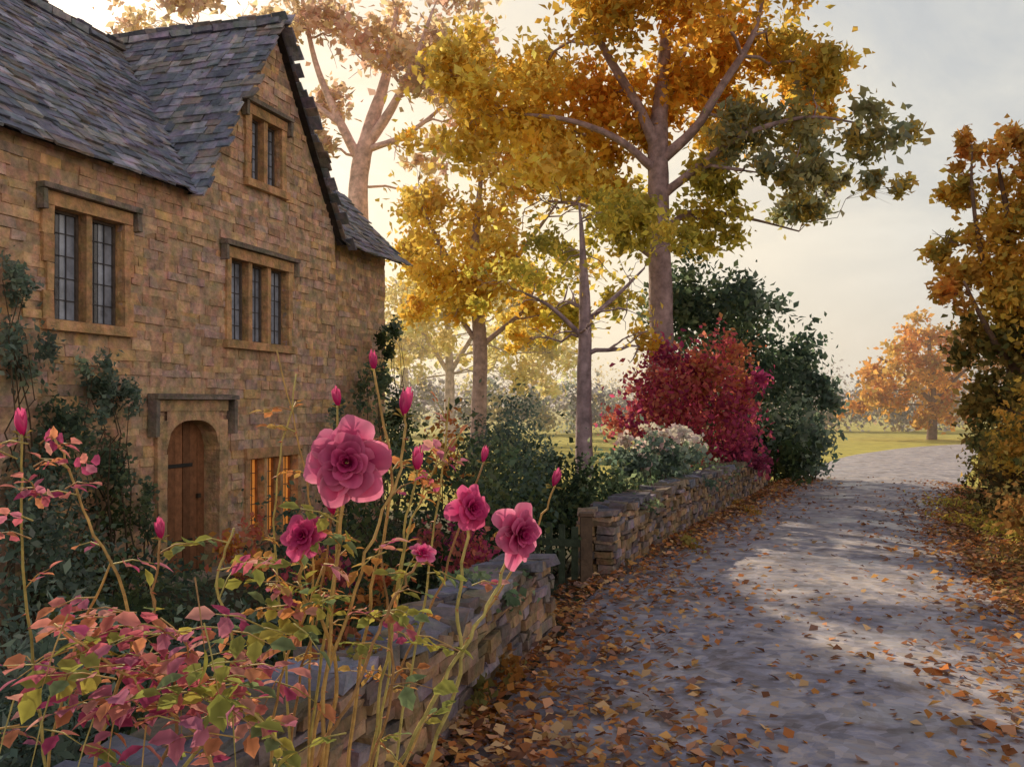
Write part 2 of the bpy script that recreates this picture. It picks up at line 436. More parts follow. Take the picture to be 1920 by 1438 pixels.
window(1,.72,1.87,2.95,4.22,2);window(2,4.15,5.75,2.95,4.15,3);window(3,4.68,5.55,5.4,6.38,2,hood=True);window(4,4.65,6.05,0,1.2,3,hood=False,amber=True)
mb=MB();x0,x1=2.66,3.82;zt=1.8
oc=(.48,.33,.20)
for k in range(5):
    for (a,b_) in ((x0-.2,x0),(x1,x1+.2)):
        kk=random.uniform(.85,1.15);mb.bx(a,b_,-.05,.3,-.4+k*.44+.002,-.4+(k+1)*.44-.002,tuple(c*kk for c in oc),.007)
N=14
arch=[];hw=(x1-x0)/2;xc=(x0+x1)/2
for i in range(N+1):
    t=-1+2*i/N;arch.append((xc+t*hw,zt-.38*(1-math.sqrt(max(0,1-abs(t)**2.6)))))
for i in range(N):
    (a,za),(b_,zb)=arch[i],arch[i+1]
    vs=[(a,-.045,za),(b_,-.045,zb),(b_,-.045,zt+.12),(a,-.045,zt+.12),(a,.3,za),(b_,.3,zb),(b_,.3,zt+.12),(a,.3,zt+.12)]
    mb.add(vs,[(0,1,2,3),(7,6,5,4),(0,4,5,1)],oc)
mb.bx(x0-.2,x1+.2,-.055,.3,zt+.121,zt+.27,(.50,.34,.21),.007)
hc=(.21,.18,.16)
mb.bx(x0-.33,x1+.33,-.16,0,zt+.275,zt+.35,hc,.009)
mb.bx(x0-.33,x0-.25,-.13,0,zt-.2,zt+.272,hc,.009);mb.bx(x1+.25,x1+.33,-.13,0,zt-.2,zt+.272,hc,.009)
mb.bx(x0-.3,x1+.3,-.5,.0,-.4,-.28,(.3,.26,.2),.01)
mb.obj('door_surround',M_stone,house)
mb=MB();n=7;pw=(x1-x0)/n
for i in range(n):
    k=random.uniform(.7,1.3);mb.bx(x0+i*pw+.006,x0+(i+1)*pw-.006,.2+random.uniform(0,.008),.25,-.3,zt,(.24*k,.11*k,.055*k))
mb.bx(x0,x1,.252,.27,-.3,zt,(.03,.015,.01))
for zz in (.1,1.15): mb.bx(x0+.03,x1-.3,.185,.198,zz,zz+.05,(.03,.03,.03))
mb.bx(x1-.2,x1-.14,.16,.199,.7,.76,(.05,.04,.03))
mb.obj('door',M_wood,house)

# ---------------------------------------------------------------- dry stone walls
def garden_wall(name,pts,h,th=.38):
    C=cr(pts,12);d=np.r_[0,np.cumsum(np.linalg.norm(np.diff(C,axis=0),axis=1))];tot=d[-1]
    def at(s): return np.array([np.interp(s,d,C[:,0]),np.interp(s,d,C[:,1])])
    mb=MB();z=-.35
    def wc():
        b_=random.choice([(.30,.21,.15),(.21,.17,.16),(.34,.23,.14),(.18,.15,.15),(.38,.26,.16),(.24,.21,.25),(.27,.20,.12)]);k=random.uniform(.6,1.2);return tuple(c*k for c in b_)
    while z<h-.07:
        hh=random.uniform(.045,.105)
        for side in (-1,1):
            s=-random.uniform(0,.1)
            while s<tot:
                l=random.uniform(.08,.36);s0=max(s,0);s1=min(s+l,tot)
                if s1-s0>.03:
                    a=at(s0);b_=at(s1);t=b_-a;ln=np.linalg.norm(t);t=t/ln;nrm=np.array([-t[1],t[0]])
                    off=th/4+random.uniform(-.02,.04);c=(a+b_)/2+side*nrm*off
                    mb.box((c[0],c[1],z+hh/2+random.uniform(-.008,.008)),(t[0]*(ln-.006),t[1]*(ln-.006),random.uniform(-.015,.015)),(nrm[0]*th/2,nrm[1]*th/2,0),(0,0,hh-.004),wc(),.014)
                s+=l
        z+=hh
    s=0
    while s<tot:
        l=random.uniform(.14,.4);s1=min(s+l,tot);a=at(s);b_=at(s1);t=b_-a;ln=np.linalg.norm(t)
        if ln>.05:
            t=t/ln;nrm=np.array([-t[1],t[0]]);k=random.uniform(.55,1.1)
            parts=[(0,th+random.uniform(-.02,.12))] if random.random()<.45 else [(-th*.26,th*.52),(th*.27,th*.5)]
            for off,w_ in parts:
                c=(a+b_)/2+nrm*(off+random.uniform(-.025,.025));bc=random.choice([(.22,.21,.26),(.21,.18,.18),(.27,.22,.17),(.20,.21,.28)]);kk=k*random.uniform(.75,1.15)
                mb.box((c[0],c[1],z+.035+random.uniform(-.015,.03)),(t[0]*(ln-.01),t[1]*(ln-.01),random.uniform(-.025,.025)),(nrm[0]*w_,nrm[1]*w_,random.uniform(-.03,.03)),(0,0,.075),tuple(c_*kk for c_ in bc),.024)
        s+=l
    return mb.obj(name,M_stone)
garden_wall('garden_wall',[(-2.35,.3),(-1.95,1.7),(-1.5,3),(-1.05,4.2),(-.6,5.5),(.15,8.1)],.68)
garden_wall('garden_wall',[(.92,10.75),(2.35,14.4),(4.7,20),(5.9,23)],.78)
mb=MB()
gp=np.array([.78,10.45])
for p in ((.12,8.42),(.80,10.38)):
    mb.box((p[0],p[1],.3),(.12,0,0),(0,.12,0),(0,0,1.0),(.10,.07,.05),.006)
    mb.box((p[0],p[1],.825),(.15,0,0),(0,.15,0),(0,0,.045),(.12,.08,.06),.006)
gd=np.array([-.93,.36])
for k in range(7):
    q=gp+gd*(.1+k*.15);mb.box((q[0],q[1],.25),(gd[0]*.07,gd[1]*.07,0),(-gd[1]*.025,gd[0]*.025,0),(0,0,.85+.08*math.sin(k/6*math.pi)),(.07,.10,.07),.003)
for zz in (.0,.5):
    q=gp+gd*.55;mb.box((q[0]+.012,q[1]-.035,zz),(gd[0]*1.05,gd[1]*1.05,0),(-gd[1]*.03,gd[0]*.03,0),(0,0,.08),(.07,.10,.07),.003)
mb.obj('garden_gate',M_wood)

# ---------------------------------------------------------------- trees
YEL=[(.88,.64,.14),(.92,.72,.20),(.84,.54,.09),(.82,.66,.18)]
ORA=[(.82,.48,.08),(.86,.54,.10),(.76,.40,.07),(.86,.60,.13)]
ORG=[(.82,.50,.09),(.78,.56,.12),(.60,.48,.12),(.84,.58,.12)]
GRN=[(.38,.38,.22),(.46,.43,.20),(.32,.36,.26),(.64,.50,.16)]
YGR=[(.76,.64,.13),(.62,.56,.13),(.84,.70,.16),(.52,.48,.13)]
DGR=[(.08,.12,.06),(.10,.15,.08),(.065,.10,.07),(.14,.18,.08)]
TEA=[(.20,.28,.24),(.27,.36,.31),(.14,.21,.17),(.34,.44,.35)]
RED=[(.56,.10,.22),(.62,.16,.20),(.46,.08,.22),(.66,.24,.18)]
PNK=[(.80,.60,.42),(.84,.66,.44),(.76,.56,.48),(.86,.72,.46)]
AMB=[(.76,.40,.10),(.80,.46,.12),(.70,.32,.09),(.62,.42,.12)]
def twig(mb,a,b_,r0,r1,col,n=6,sag=.12):
    a=np.array(a,float);b_=np.array(b_,float);Ln=np.linalg.norm(b_-a)
    P=[a+(b_-a)*t+R.normal(size=3)*Ln*.05*math.sin(math.pi*t)+np.array([0,0,1])*Ln*sag*math.sin(math.pi*t)*.6 for t in np.linspace(0,1,n)]
    mb.tube(P,np.linspace(r0,r1,n),col,5)
    return P
def tree(name,base,limbs,clumps,bark,size,dens=1.0,aspect=.6,twr=.06,gap=True):
    e_=empty(name,base);mb=MB();pts=[]
    for l in limbs:
        l=np.array(l,float);C=cr(l,6)
        mb.tube(C[:,:3],np.maximum(C[:,3],.012),bark,12,.06)
        pts+= [tuple(p) for p in C if p[2]>limbs[0][0][2]+ (l[-1][2]-limbs[0][0][2])*.25]
    pts=np.array(pts)
    for (x,y,z,rx,ry,rz,n,pal) in clumps:
        c=np.array([x,y,z]);dd=np.linalg.norm(pts[:,:3]-c,axis=1)+np.maximum(0,pts[:,2]-z)*1.5
        k=np.argmin(dd);r0=min(twr,pts[k,3]*.6)
        P=twig(mb,pts[k,:3],c,r0,r0*.35,bark)
        for j in range(5):
            t=unit(1)[0]*np.array([rx,ry,rz])*.9;s_=P[R.randint(2,6)]
            twig(mb,s_,c+t,r0*.4,r0*.12,bark,5)
    o=mb.obj('trunk',M_bark,None,True,);o.parent=e_;o.matrix_parent_inverse=Matrix.Translation(-Vector(base))
    V,C=clump_leaves(clumps,size,aspect,dens,prune=sun_gap if gap else None)
    f=quads_obj('foliage',V,C,M_leaf);f.parent=e_;f.matrix_parent_inverse=Matrix.Translation(-Vector(base))
def bush(name,clumps,size,dens=1.45,aspect=.6,col=(.08,.06,.04)):
    base=(clumps[0][0],clumps[0][1],0);e_=empty(name,base);mb=MB()
    for (x,y,z,rx,ry,rz,n,pal) in clumps:
        for j in range(3):
            t=unit(1)[0]*np.array([rx,ry,rz])*.6
            twig(mb,(x+R.uniform(-.2,.2)*rx,y+R.uniform(-.2,.2)*ry,float(gz(x,y))),np.array([x,y,z])+t,.014+.005*rz,.004,col,6,.03)
    o=mb.obj('stems',M_bark);o.parent=e_;o.matrix_parent_inverse=Matrix.Translation(-Vector(base))
    V,C=clump_leaves(clumps,size,aspect,dens)
    f=quads_obj('foliage',V,C,M_leaf);f.parent=e_;f.matrix_parent_inverse=Matrix.Translation(-Vector(base))

BK=(.33,.25,.28)
limbs=[[(3.75,24,-.1,.48),(3.75,24,3,.32),(3.7,24,5.5,.29),(3.65,24,8.2,.25),(3.75,24.1,10,.19),(3.9,24.2,12,.12),(3.8,24.3,15,.04)],
 [(3.66,24,8.3,.16),(3.1,23.7,9.4,.13),(2.4,23.4,10.4,.10),(1.6,23,11.8,.07),(1.2,22.8,13.5,.03)],
 [(3.7,24,8.1,.15),(4.5,23.6,8.8,.12),(5.0,23.3,9.6,.10),(5.8,23.2,10.9,.07),(6.2,23.3,12.3,.02)],
 [(3.7,24,7.2,.12),(4.4,23.5,7.7,.10),(5.4,23,8.4,.07),(6.9,22.7,8.8,.045),(8.2,22.5,8.6,.02)],
 [(3.65,24,7.8,.12),(2.6,23.5,8.5,.09),(1.3,23.2,8.9,.06),(-.2,23,9.0,.03)],
 [(3.7,24,5.6,.10),(2.9,23.8,6.1,.07),(1.9,23.8,6.9,.05),(.9,24,7.1,.03)],
 [(3.7,24,6.4,.09),(4.8,24.8,7.0,.07),(6.2,25.2,6.9,.04),(7.6,25.4,6.6,.02)],
 [(3.8,24.1,10,.12),(4.4,25.3,11,.09),(5,26.5,12.4,.05)]]
cl=[]
def C_(x,z,r,n,pal,y=None,flat=.85): cl.append((x,(24+R.uniform(-2.6,2.2)) if y is None else y,z,r,r,r*flat,n,pal))
for a in [(3.9,11.4,1.3,900,ORA),(2.2,11.4,1.3,900,ORG),(.7,10.9,1.2,850,YEL),(5.5,10.9,1.3,900,ORA),(6.9,11.0,1.1,750,ORG),(7.8,10.4,.9,480,ORA),
 (2.5,9.8,1.2,900,ORA),(4.4,10.0,1.1,750,ORA),(5.8,9.5,1.0,600,ORG),(0,9.3,1.2,900,YEL),(1.3,8.7,1.2,900,YEL),(-1.0,8.6,1.1,750,YEL),
 (.9,7.4,1.0,750,YEL),(2.2,7.6,1.0,750,YEL),(1.6,6.3,.9,560,YGR),(2.8,6.3,.8,460,YGR),(-1.4,9.5,.9,500,YEL),(3.0,8.9,.8,450,ORA),(.3,6.6,.8,420,YEL),
 (5.5,8.5,.9,450,GRN),(6.8,8.9,1.0,560,GRN),(8.2,8.2,.8,380,GRN),(6.4,7.3,.8,440,GRN),(7.6,7.0,.7,370,GRN),(5.1,6.6,.9,520,YGR),(8.7,8.0,.5,140,GRN),(8.5,6.9,.5,140,GRN),
 (8.3,9.5,.6,220,ORG),(4.8,7.5,.7,360,YGR),(3,13.2,1.6,700,ORA),(5.4,13.0,1.5,600,ORG),(.8,12.8,1.5,600,YEL),(4,15,1.6,400,ORA),(-1.0,10.4,1.0,500,YEL),(7.2,9.9,.8,440,ORG),(6.4,12.4,1.0,600,ORG)]: C_(*a)
tree('golden_maple_tree',(3.75,24,0),limbs,cl,BK,.215,dens=1.75)
cl=[]
limbs=[[(-1.2,33,0,.3),(-1.1,33,4,.24),(-1.3,33,7,.16),(-1.0,33,10.5,.05)],[(-1.1,33,5,.13),(-2.3,33,7.2,.09),(-3.2,33,9,.03)],[(-1.1,33,5.5,.13),(.4,33,7.4,.09),(1.6,33,9,.03)],[(-1.1,33,4,.1),(-2.2,33,5.6,.06),(-3,33,6.4,.02)],[(-1.1,33,4,.1),(.6,33,5.4,.06),(2,33,6.6,.02)]]
for x,z,r,n,p in [(-2.7,8.8,1.5,850,YEL),(-1.1,8.4,1.5,900,YEL),(.7,9.2,1.5,850,YEL),(-2.3,6.6,1.3,800,YEL),(-.4,6.8,1.4,900,YEL),(1.5,7.2,1.5,900,YEL),(-1.4,10.6,1.4,750,YEL),(.6,11,1.3,700,ORA),(-3.4,7.6,1.0,520,YEL),(3.2,8.4,1.3,700,YGR),(3,6.2,1.1,600,YGR),(-3.2,5.6,.9,400,YEL),(.6,5.2,1.0,450,YEL),(-1.6,5.4,1.0,420,YEL),(2,4.9,.9,400,YGR),(-3.0,10.2,1.0,400,YEL)]: C_(x,z,r,n,p,y=33+R.uniform(-1.2,1.2))
tree('golden_maple_tree',(-1.2,33,0),limbs,cl,BK,.27,dens=1.35)
cl=[]
limbs=[[(1.52,20,-.3,.2),(1.5,20,2,.16),(1.52,20,4,.12),(1.45,20,5.6,.05),(1.4,20,6.2,.02)],[(1.5,20,3.4,.06),(.8,19.6,4.0,.04),(.2,19.4,4.3,.02)],[(1.5,20,3.7,.06),(2.3,20.2,4.4,.04),(2.8,20.3,4.9,.02)]]
for a in [(1.5,5.2,.9,700,YGR),(.6,4.8,.8,600,YGR),(2.4,4.7,.85,650,YGR),(.1,4.1,.6,370,YEL),(1.1,4.2,.6,430,YEL),(2.3,3.9,.7,480,YEL),(.9,3.5,.4,180,YGR),(2.6,3.2,.5,250,YEL),(.3,3.4,.4,180,YEL),(1.9,5.9,.6,320,YGR),(-.7,4.5,.5,220,YGR),(1.6,3.5,.4,170,YEL),(3.2,5.3,.6,280,YGR)]: C_(*a,y=20+R.uniform(-.8,.8))
tree('yellow_ash_tree',(1.52,20,0),limbs,cl,(.33,.26,.31),.14,dens=1.6)
limbs=[[(-5.5,35,0,.55),(-5.55,35,6,.42),(-5.6,35,10,.36),(-5.2,35,12,.28),(-4.6,35,14,.18),(-4.2,35,16.5,.07)],
 [(-5.2,35,11.6,.2),(-4.4,34.6,12.6,.16),(-3.6,34.3,14,.1),(-2.8,34,16,.05)],
 [(-5.5,35,10.8,.2),(-6.3,34.8,12.4,.15),(-7.1,34.6,14.4,.1),(-7.6,34.5,17,.05)],
 [(-5.3,35,11.3,.13),(-3.9,34.6,11.7,.1),(-2.6,34.4,12.6,.06),(-1.6,34.2,13.6,.03)],
 [(-6.2,34.8,12.2,.12),(-7.6,34.8,13.2,.09),(-9.6,34.8,14.4,.06),(-11.5,34.8,15.6,.04)]]
cl=[]
for x,z,r,n in [(-7.6,15.5,1.6,560),(-6.2,15.3,1.6,560),(-4.3,15.6,1.6,560),(-2.7,15.4,1.6,560),(-7.0,13,1.3,420),(-2.1,13.6,1.4,480),(-3.8,13.2,1.2,400),(-9.8,15.5,1.5,420),(-11.4,16,1.4,400),(-12.8,15.8,1.3,360),(-14.5,16.2,1.4,360),(-5,17.5,1.8,350),(-8,17.5,1.8,350),(-11,18,1.9,350),(-13.5,18.2,1.8,350),(-2,17,1.6,250),(-6.9,11.2,.9,220),(-2.9,11.6,1.0,300),(-1,15,1.4,420),(-1.3,12,1.1,340),(-5.4,14.2,1.1,340),(-3.4,10,.8,200),(-4.2,11.4,.7,150)]:  # far-left top clumps added to shade the near lane
    C_(x,z,r,n,PNK,y=35+R.uniform(-2,2))
tree('pale_beech_tree',(-5.5,35,0),limbs,cl,(.70,.51,.50),.33,dens=1.2)  # aerial haze put into the pale leaf and bark colours
cl=[]
limbs=[[(-3,46,0,.28),(-3,46,4,.2),(-3.2,46,8,.08)],[(-3,46,3.5,.12),(-1.5,46,6,.08),(-.5,46,8,.03)],[(-3,46,3.5,.12),(-4.6,46,6,.08),(-5.6,46,8,.03)]]
HYL=[(.88,.78,.40),(.86,.74,.34),(.80,.70,.40),(.88,.82,.52)]  # pale yellows with the hazy glow put into the leaf colour
for x,z,r,n in [(-3,8,2,600),(-5,7,1.8,500),(-1,7.3,1.8,500),(-4,5.2,1.5,450),(-1.6,5.0,1.5,450),(-5.7,4.6,1.3,350),(.8,6,1.5,450),(1.8,4.5,1.4,400),(-.4,3.6,1.2,260)]: C_(x,z,r,n,HYL,y=46+R.uniform(-1.5,1.5))
tree('yellow_birch_tree',(-3,46,0),limbs,cl,(.5,.43,.46),.32,dens=1.15,gap=False)
cl=[]
limbs=[[(-6.5,58,0,.3),(-6.5,58,4,.24),(-6.4,58,9,.08)],[(-6.5,58,3.5,.12),(-8,58,6,.08),(-9,58,8,.03)]]
for x,z,r,n in [(-6,9,2.2,500),(-8,7,2,450),(-4.4,6.4,2,450),(-6.4,5,2,450),(-9.4,5.4,1.8,350),(1,6,2.2,450),(4,5,2,400),(1.6,3.4,1.6,350)]: C_(x,z,r,n,HYL,y=58+R.uniform(-1.5,1.5))
tree('yellow_birch_tree',(-6.5,58,0),limbs,cl,(.5,.43,.46),.40,gap=False)
cl=[]
limbs=[[(24.5,56,0,.3),(24.5,56,3,.22),(24.3,56,6,.08)],[(24.5,56,2.2,.14),(22.6,56,4,.08),(21.4,56,4.8,.04)],[(24.5,56,2.2,.14),(26.4,56,4,.08),(27.8,56,5,.04)]]
for x,z,r,n in [(24.6,6,1.6,520),(22.8,4.9,1.5,480),(21.4,3.8,1.3,400),(26.4,5.7,1.6,520),(27.6,4.5,1.4,420),(24,4,1.6,480),(26,3.4,1.5,450),(23,2.6,1.3,420),(20.9,2.6,1,260),(28.6,6.2,1.3,330),(25,2.0,1.3,450),(19.9,2,.9,200),(27.4,2.0,1.3,400),(23.5,1.4,1.0,300)]: C_(x,z,r,n,AMB,y=56+R.uniform(-2,1.5))
tree('orange_beech_tree',(24.5,56,0),limbs,cl,(.2,.13,.12),.34,dens=1.2,gap=False)
cl=[]
limbs=[[(30,50,0,.35),(30,50,3,.28),(30,50,7,.1)],[(30,50,2.2,.18),(28.4,50,4.6,.1),(27.5,50,5.6,.05)]]
for x,z,r,n in [(29,7,1.6,450),(28,5,1.4,400),(27.2,3.3,1.2,300),(30,5,1.6,420),(31,8,1.6,420)]: C_(x,z,r,n,AMB,y=50+R.uniform(-1,1))
tree('orange_beech_tree',(30,50,0),limbs,cl,(.2,.13,.12),.34,gap=False)
cl=[]
limbs=[[(9.3,17.6,0,.24),(9.25,17.6,3,.17),(9.1,17.5,5.0,.08),(8.8,17.4,6.4,.02)],[(9.2,17.6,3.2,.08),(8.5,17.3,4.6,.05),(8.2,17.1,5.8,.03),(8.15,17,6.6,.01)],[(9.2,17.6,4,.08),(9.9,17.4,5.2,.05),(10.3,17.3,6.2,.015)],[(9.2,17.6,2.6,.07),(8.5,17.2,3.4,.05),(8.0,17,4.2,.02)]]
GOL=[(.76,.50,.10),(.82,.58,.13),(.66,.42,.10),(.58,.50,.14)]
DKM=[(.24,.24,.09),(.36,.28,.09),(.18,.20,.09),(.44,.32,.10)]
for x,z,r,n,p in [(9.3,1.6,.8,620,DKM),(9.5,2.8,.85,680,DKM),(9.1,3.7,.7,560,GOL),(9.7,4.6,.8,560,GOL),(8.9,4.9,.6,480,GOL),(8.3,5.9,.42,220,GOL),(8.25,6.6,.34,130,AMB),(8.9,6.5,.5,300,AMB),(9.6,5.9,.6,400,GOL),(8.25,4.2,.5,320,GOL),(8.05,5.0,.4,170,GOL),(8.5,3.1,.5,350,DKM),(10.4,3.0,.9,480,DKM),(9.1,5.7,.55,360,GOL),(10.3,6.3,.7,400,AMB),(10,1.2,.9,520,DKM),(8.8,2.2,.55,420,DKM),(9.0,4.2,.5,360,GOL),(8.6,1.2,.5,420,DKM),(9.5,6.8,.4,200,AMB),(9.6,5.2,.6,350,GOL),(7.9,4.0,.35,140,AMB)]: C_(x,z,r,n,p,y=17.4+R.uniform(-.5,.5),flat=1)
tree('golden_hawthorn_tree',(9.3,17.6,0),limbs,cl,(.16,.11,.09),.15,dens=2.1,twr=.03)

# ---------------------------------------------------------------- shrubs & hedges
def B(x,y,z,r,n,pal,rz=None,ry=None): return (x,y,z,r,ry or r,rz or r,n,pal)
MIXG=[(.13,.20,.15),(.18,.26,.18),(.25,.33,.20),(.11,.17,.14)]
bush('dark_laurel_bush',[B(5.6,25.6,2.0,1.5,1500,MIXG,1.9),B(5.2,25,4.0,1.3,1300,MIXG),B(6.4,25.5,3.4,1.4,1300,MIXG),B(7.2,25.4,1.7,1.2,1300,TEA,1.7),B(4.4,25,4.8,1.0,700,MIXG),B(7.9,25.4,2.9,.7,340,TEA),B(6.2,24.8,4.5,.8,420,TEA),B(6.6,24.6,.7,1.0,700,DGR,.7),B(7.7,25,.8,.8,500,TEA,.8),B(8.0,25.4,2.2,.6,300,TEA)],.19)
bush('red_maple_shrub',[B(3.6,20.3,2.3,1.0,1600,RED,1.1),B(4.3,20.2,1.6,1.0,1300,RED,1.2),B(2.9,20.3,1.7,.75,800,RED),B(4.2,20.2,2.9,.7,650,[(.66,.24,.14),(.60,.14,.18),(.62,.30,.14)]),B(3.4,20.3,2.8,.55,400,RED),B(4.8,20.3,1.1,.6,600,[(.32,.07,.17),(.40,.09,.18)]),B(4.9,20.4,2.3,.5,360,RED)],.13)
HED=[(.21,.30,.18),(.28,.37,.22),(.15,.23,.14),(.37,.44,.25)]
bush('garden_hedge',[B(2.0,15.0,.5,.65,900,HED,.6),B(2.6,16.4,.6,.65,800,HED,.6),B(1.3,14,.5,.7,1000,HED,.65),B(.6,12.6,.55,.7,1000,DGR,.7),B(1.0,12.8,.7,.5,600,HED,.45),B(3.3,17.8,.6,.7,800,HED,.6),B(.2,12.4,.5,.8,800,DGR,.8),B(1.5,13.2,.5,.5,500,DGR,.6),B(-.3,13.6,.8,.7,700,HED,.6)],.085)
bush('silver_shrub',[B(.0,14.6,1.5,.6,1000,TEA,.7),B(.15,14.4,.7,.7,800,TEA,.8),B(-.45,14.5,1.1,.45,480,TEA,.6),B(.4,14.5,1.1,.4,400,TEA,.5)],.085,aspect=.45)
WH=[(.88,.76,.72),(.85,.64,.66),(.9,.84,.78)]
bush('white_rose_bush',[B(2.4,15.6,1.15,.5,600,TEA,.4),B(1.85,14.8,1.15,.4,420,TEA,.35),B(2.7,15.8,1.55,.26,130,WH,.2),B(2.35,15.4,1.4,.35,110,WH,.25),B(1.8,14.7,1.45,.16,70,WH,.16),B(2.05,14.6,1.2,.14,50,WH,.14),B(3.0,16.4,1.4,.3,80,WH,.2),B(2.9,16.4,1.1,.4,350,TEA,.35)],.10,aspect=.8)
for nm,b_ in [('garden_shrub',[B(-.5,9.6,.6,.7,1300,DGR,.9),B(-1.2,9.5,.7,.6,1000,DGR,.9),B(-.1,9.9,.8,.6,900,MIXG,.8),B(.1,11.2,.5,.7,900,DGR,.8),B(-1.0,10.6,1.3,.4,260,MIXG,.4)]),
 ('garden_shrub',[B(-2.3,11,.3,.8,900,MIXG,.7),B(-1.6,8,.1,.7,1000,DGR,.6),B(-2.2,7.2,.0,.7,900,TEA,.5),B(-1.2,6.9,.1,.5,700,DGR,.5)]),
 ('garden_shrub',[B(-3.6,9.5,.1,.8,900,MIXG,.5),B(-3.2,8,.0,.7,800,DGR,.5),B(-4.3,9,.5,.6,700,TEA,.8),B(-2.6,5.8,-.05,.6,700,DGR,.4)]),
 ('lavender_bush',[B(-2.2,4.2,.75,.4,900,TEA,.55),B(-2.0,3.7,.4,.4,700,TEA,.5),B(-2.6,4.8,.6,.5,700,TEA,.6),B(-1.9,5.0,.2,.4,450,MIXG,.4)])]:
    bush(nm,b_,.075,aspect=.4 if 'lav' in nm else .6)
bush('red_border_shrub',[B(-1.9,8.7,.5,.35,300,RED,.35),B(-1.3,7.7,.55,.3,260,[(.62,.2,.09),(.66,.32,.1)],.25),B(-.35,8.7,.8,.4,330,RED,.4),B(-.7,10.3,1.5,.4,200,[(.66,.26,.1),(.7,.38,.1)],.5),B(-2.4,8.9,.6,.3,200,[(.66,.36,.1),(.6,.2,.14)],.3)],.075)
def fac(s,o=.2): return (-5.33+.296*s+.955*o,10+.955*s-.296*o)
cb=[]
for s,z,r,n,p in [(1.2,2.2,.35,420,TEA),(1.6,2.1,.3,320,TEA),(.6,1.6,.5,650,MIXG),(1.4,1.3,.45,450,MIXG),(.1,2.6,.4,420,TEA),(.0,3.3,.3,260,TEA),(.2,1.0,.6,700,TEA),(1.3,.4,.6,700,DGR),(2.1,.7,.3,220,MIXG),(.6,.2,.6,700,MIXG)]:
    x,y=fac(s);cb.append((x,y,z,r*.6,r,r,n,p))
bush('climbing_plant',cb,.075)
cb=[]
for s,z,r,n,p in [(8.6,1.2,.7,600,MIXG),(8.6,2.2,.6,450,MIXG),(8.9,3.1,.4,230,DGR),(9.4,1.6,.6,450,DGR),(9.3,3.4,.3,120,TEA),(7.2,.9,.5,400,MIXG),(6.9,1.8,.3,160,TEA)]:
    x,y=fac(s,.3);cb.append((x,y,z,r*.6,r,r,n,p))
bush('climbing_ivy',cb,.10)
bush('wall_creeper',[B(-.15,6.9,.74,.26,330,HED,.12,.5),B(.05,7.6,.62,.16,240,MIXG,.22,.4),B(-.75,5.0,.72,.22,200,[(.34,.3,.1),(.4,.16,.08),(.2,.24,.1)],.09,.5),B(-.1,6.2,.15,.18,260,[(.5,.24,.07),(.24,.22,.08)],.12,.8),B(1.6,12.4,.75,.25,340,HED,.14,.7),B(3.2,16.6,.75,.25,340,MIXG,.16,.9),B(2.4,13.8,.12,.18,200,[(.4,.34,.1),(.5,.3,.08)],.1,1.2),B(4.3,18.2,.15,.2,200,[(.4,.34,.1),(.5,.3,.08)],.12,1.4),B(4.2,19,.8,.3,330,MIXG,.16,1.0),B(-1.55,2.9,.72,.2,200,HED,.08,.6)],.07)
BRN=[(.40,.22,.08),(.30,.17,.07),(.48,.30,.10),(.26,.22,.09)]
bush('verge_grass',[B(7.4,14.3,.12,.35,600,YGR,.14,2.2),B(8.5,17.8,.15,.35,500,YGR,.16,1.8),B(6.3,11.4,.1,.4,500,BRN,.12,1.5),B(5.5,8.8,.08,.4,500,BRN,.12,1.4)],.09,aspect=.25)
bush('verge_hedge',[B(8.1,15.2,.55,.4,1500,[(.16,.11,.06),(.22,.15,.07),(.13,.12,.06)],.5,1.6),B(8.2,15.2,1.2,.45,1000,DKM,.6,1.6),B(9.2,17.6,.7,.6,900,DKM,.8,1.2),B(7.1,12.5,.5,.4,1300,BRN,.5,1.4),B(7.3,12.5,1.1,.45,700,DKM,.5,1.4),B(7.9,15,1.3,.3,500,GOL,.4,1.2),B(8.0,14.6,2.0,.4,420,GOL,.5,.8),B(8.6,16.4,.6,.4,700,BRN,.5,.8),B(6.3,9.8,.5,.4,900,BRN,.5,1.3)],.10)
cl=[]
HZ=[(.44,.38,.46),(.50,.43,.50),(.40,.39,.44)];HY=[(.80,.70,.42),(.76,.62,.38),(.66,.60,.44)]  # distance haze put into these pale mauve and yellow leaf colours
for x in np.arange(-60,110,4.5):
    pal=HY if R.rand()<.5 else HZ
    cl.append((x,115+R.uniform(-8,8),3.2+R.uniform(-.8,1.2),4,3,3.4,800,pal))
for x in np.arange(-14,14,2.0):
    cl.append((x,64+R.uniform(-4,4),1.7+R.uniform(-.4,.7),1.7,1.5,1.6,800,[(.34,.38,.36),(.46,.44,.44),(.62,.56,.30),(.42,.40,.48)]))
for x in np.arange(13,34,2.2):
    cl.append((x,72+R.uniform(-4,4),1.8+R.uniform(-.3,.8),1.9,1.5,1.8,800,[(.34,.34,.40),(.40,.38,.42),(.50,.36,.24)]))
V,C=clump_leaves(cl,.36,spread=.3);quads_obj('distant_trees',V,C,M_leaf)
hm=MB();vs=[];fs=[];n=60
for i in range(n):
    x=-900+1800*i/(n-1);h=16+6*math.sin(i*.33)+4*math.sin(i*.9+1)
    vs+=[(x,700,0),(x,760,h*.7),(x,840,h)]
for i in range(n-1):
    a=i*3;fs+=[(a,a+3,a+4,a+1),(a+1,a+4,a+5,a+2)]
hm.add(vs,fs,(.46,.42,.50));hm.obj('hills',M_ground,smooth=True)  # distance haze put into the mauve hill colour

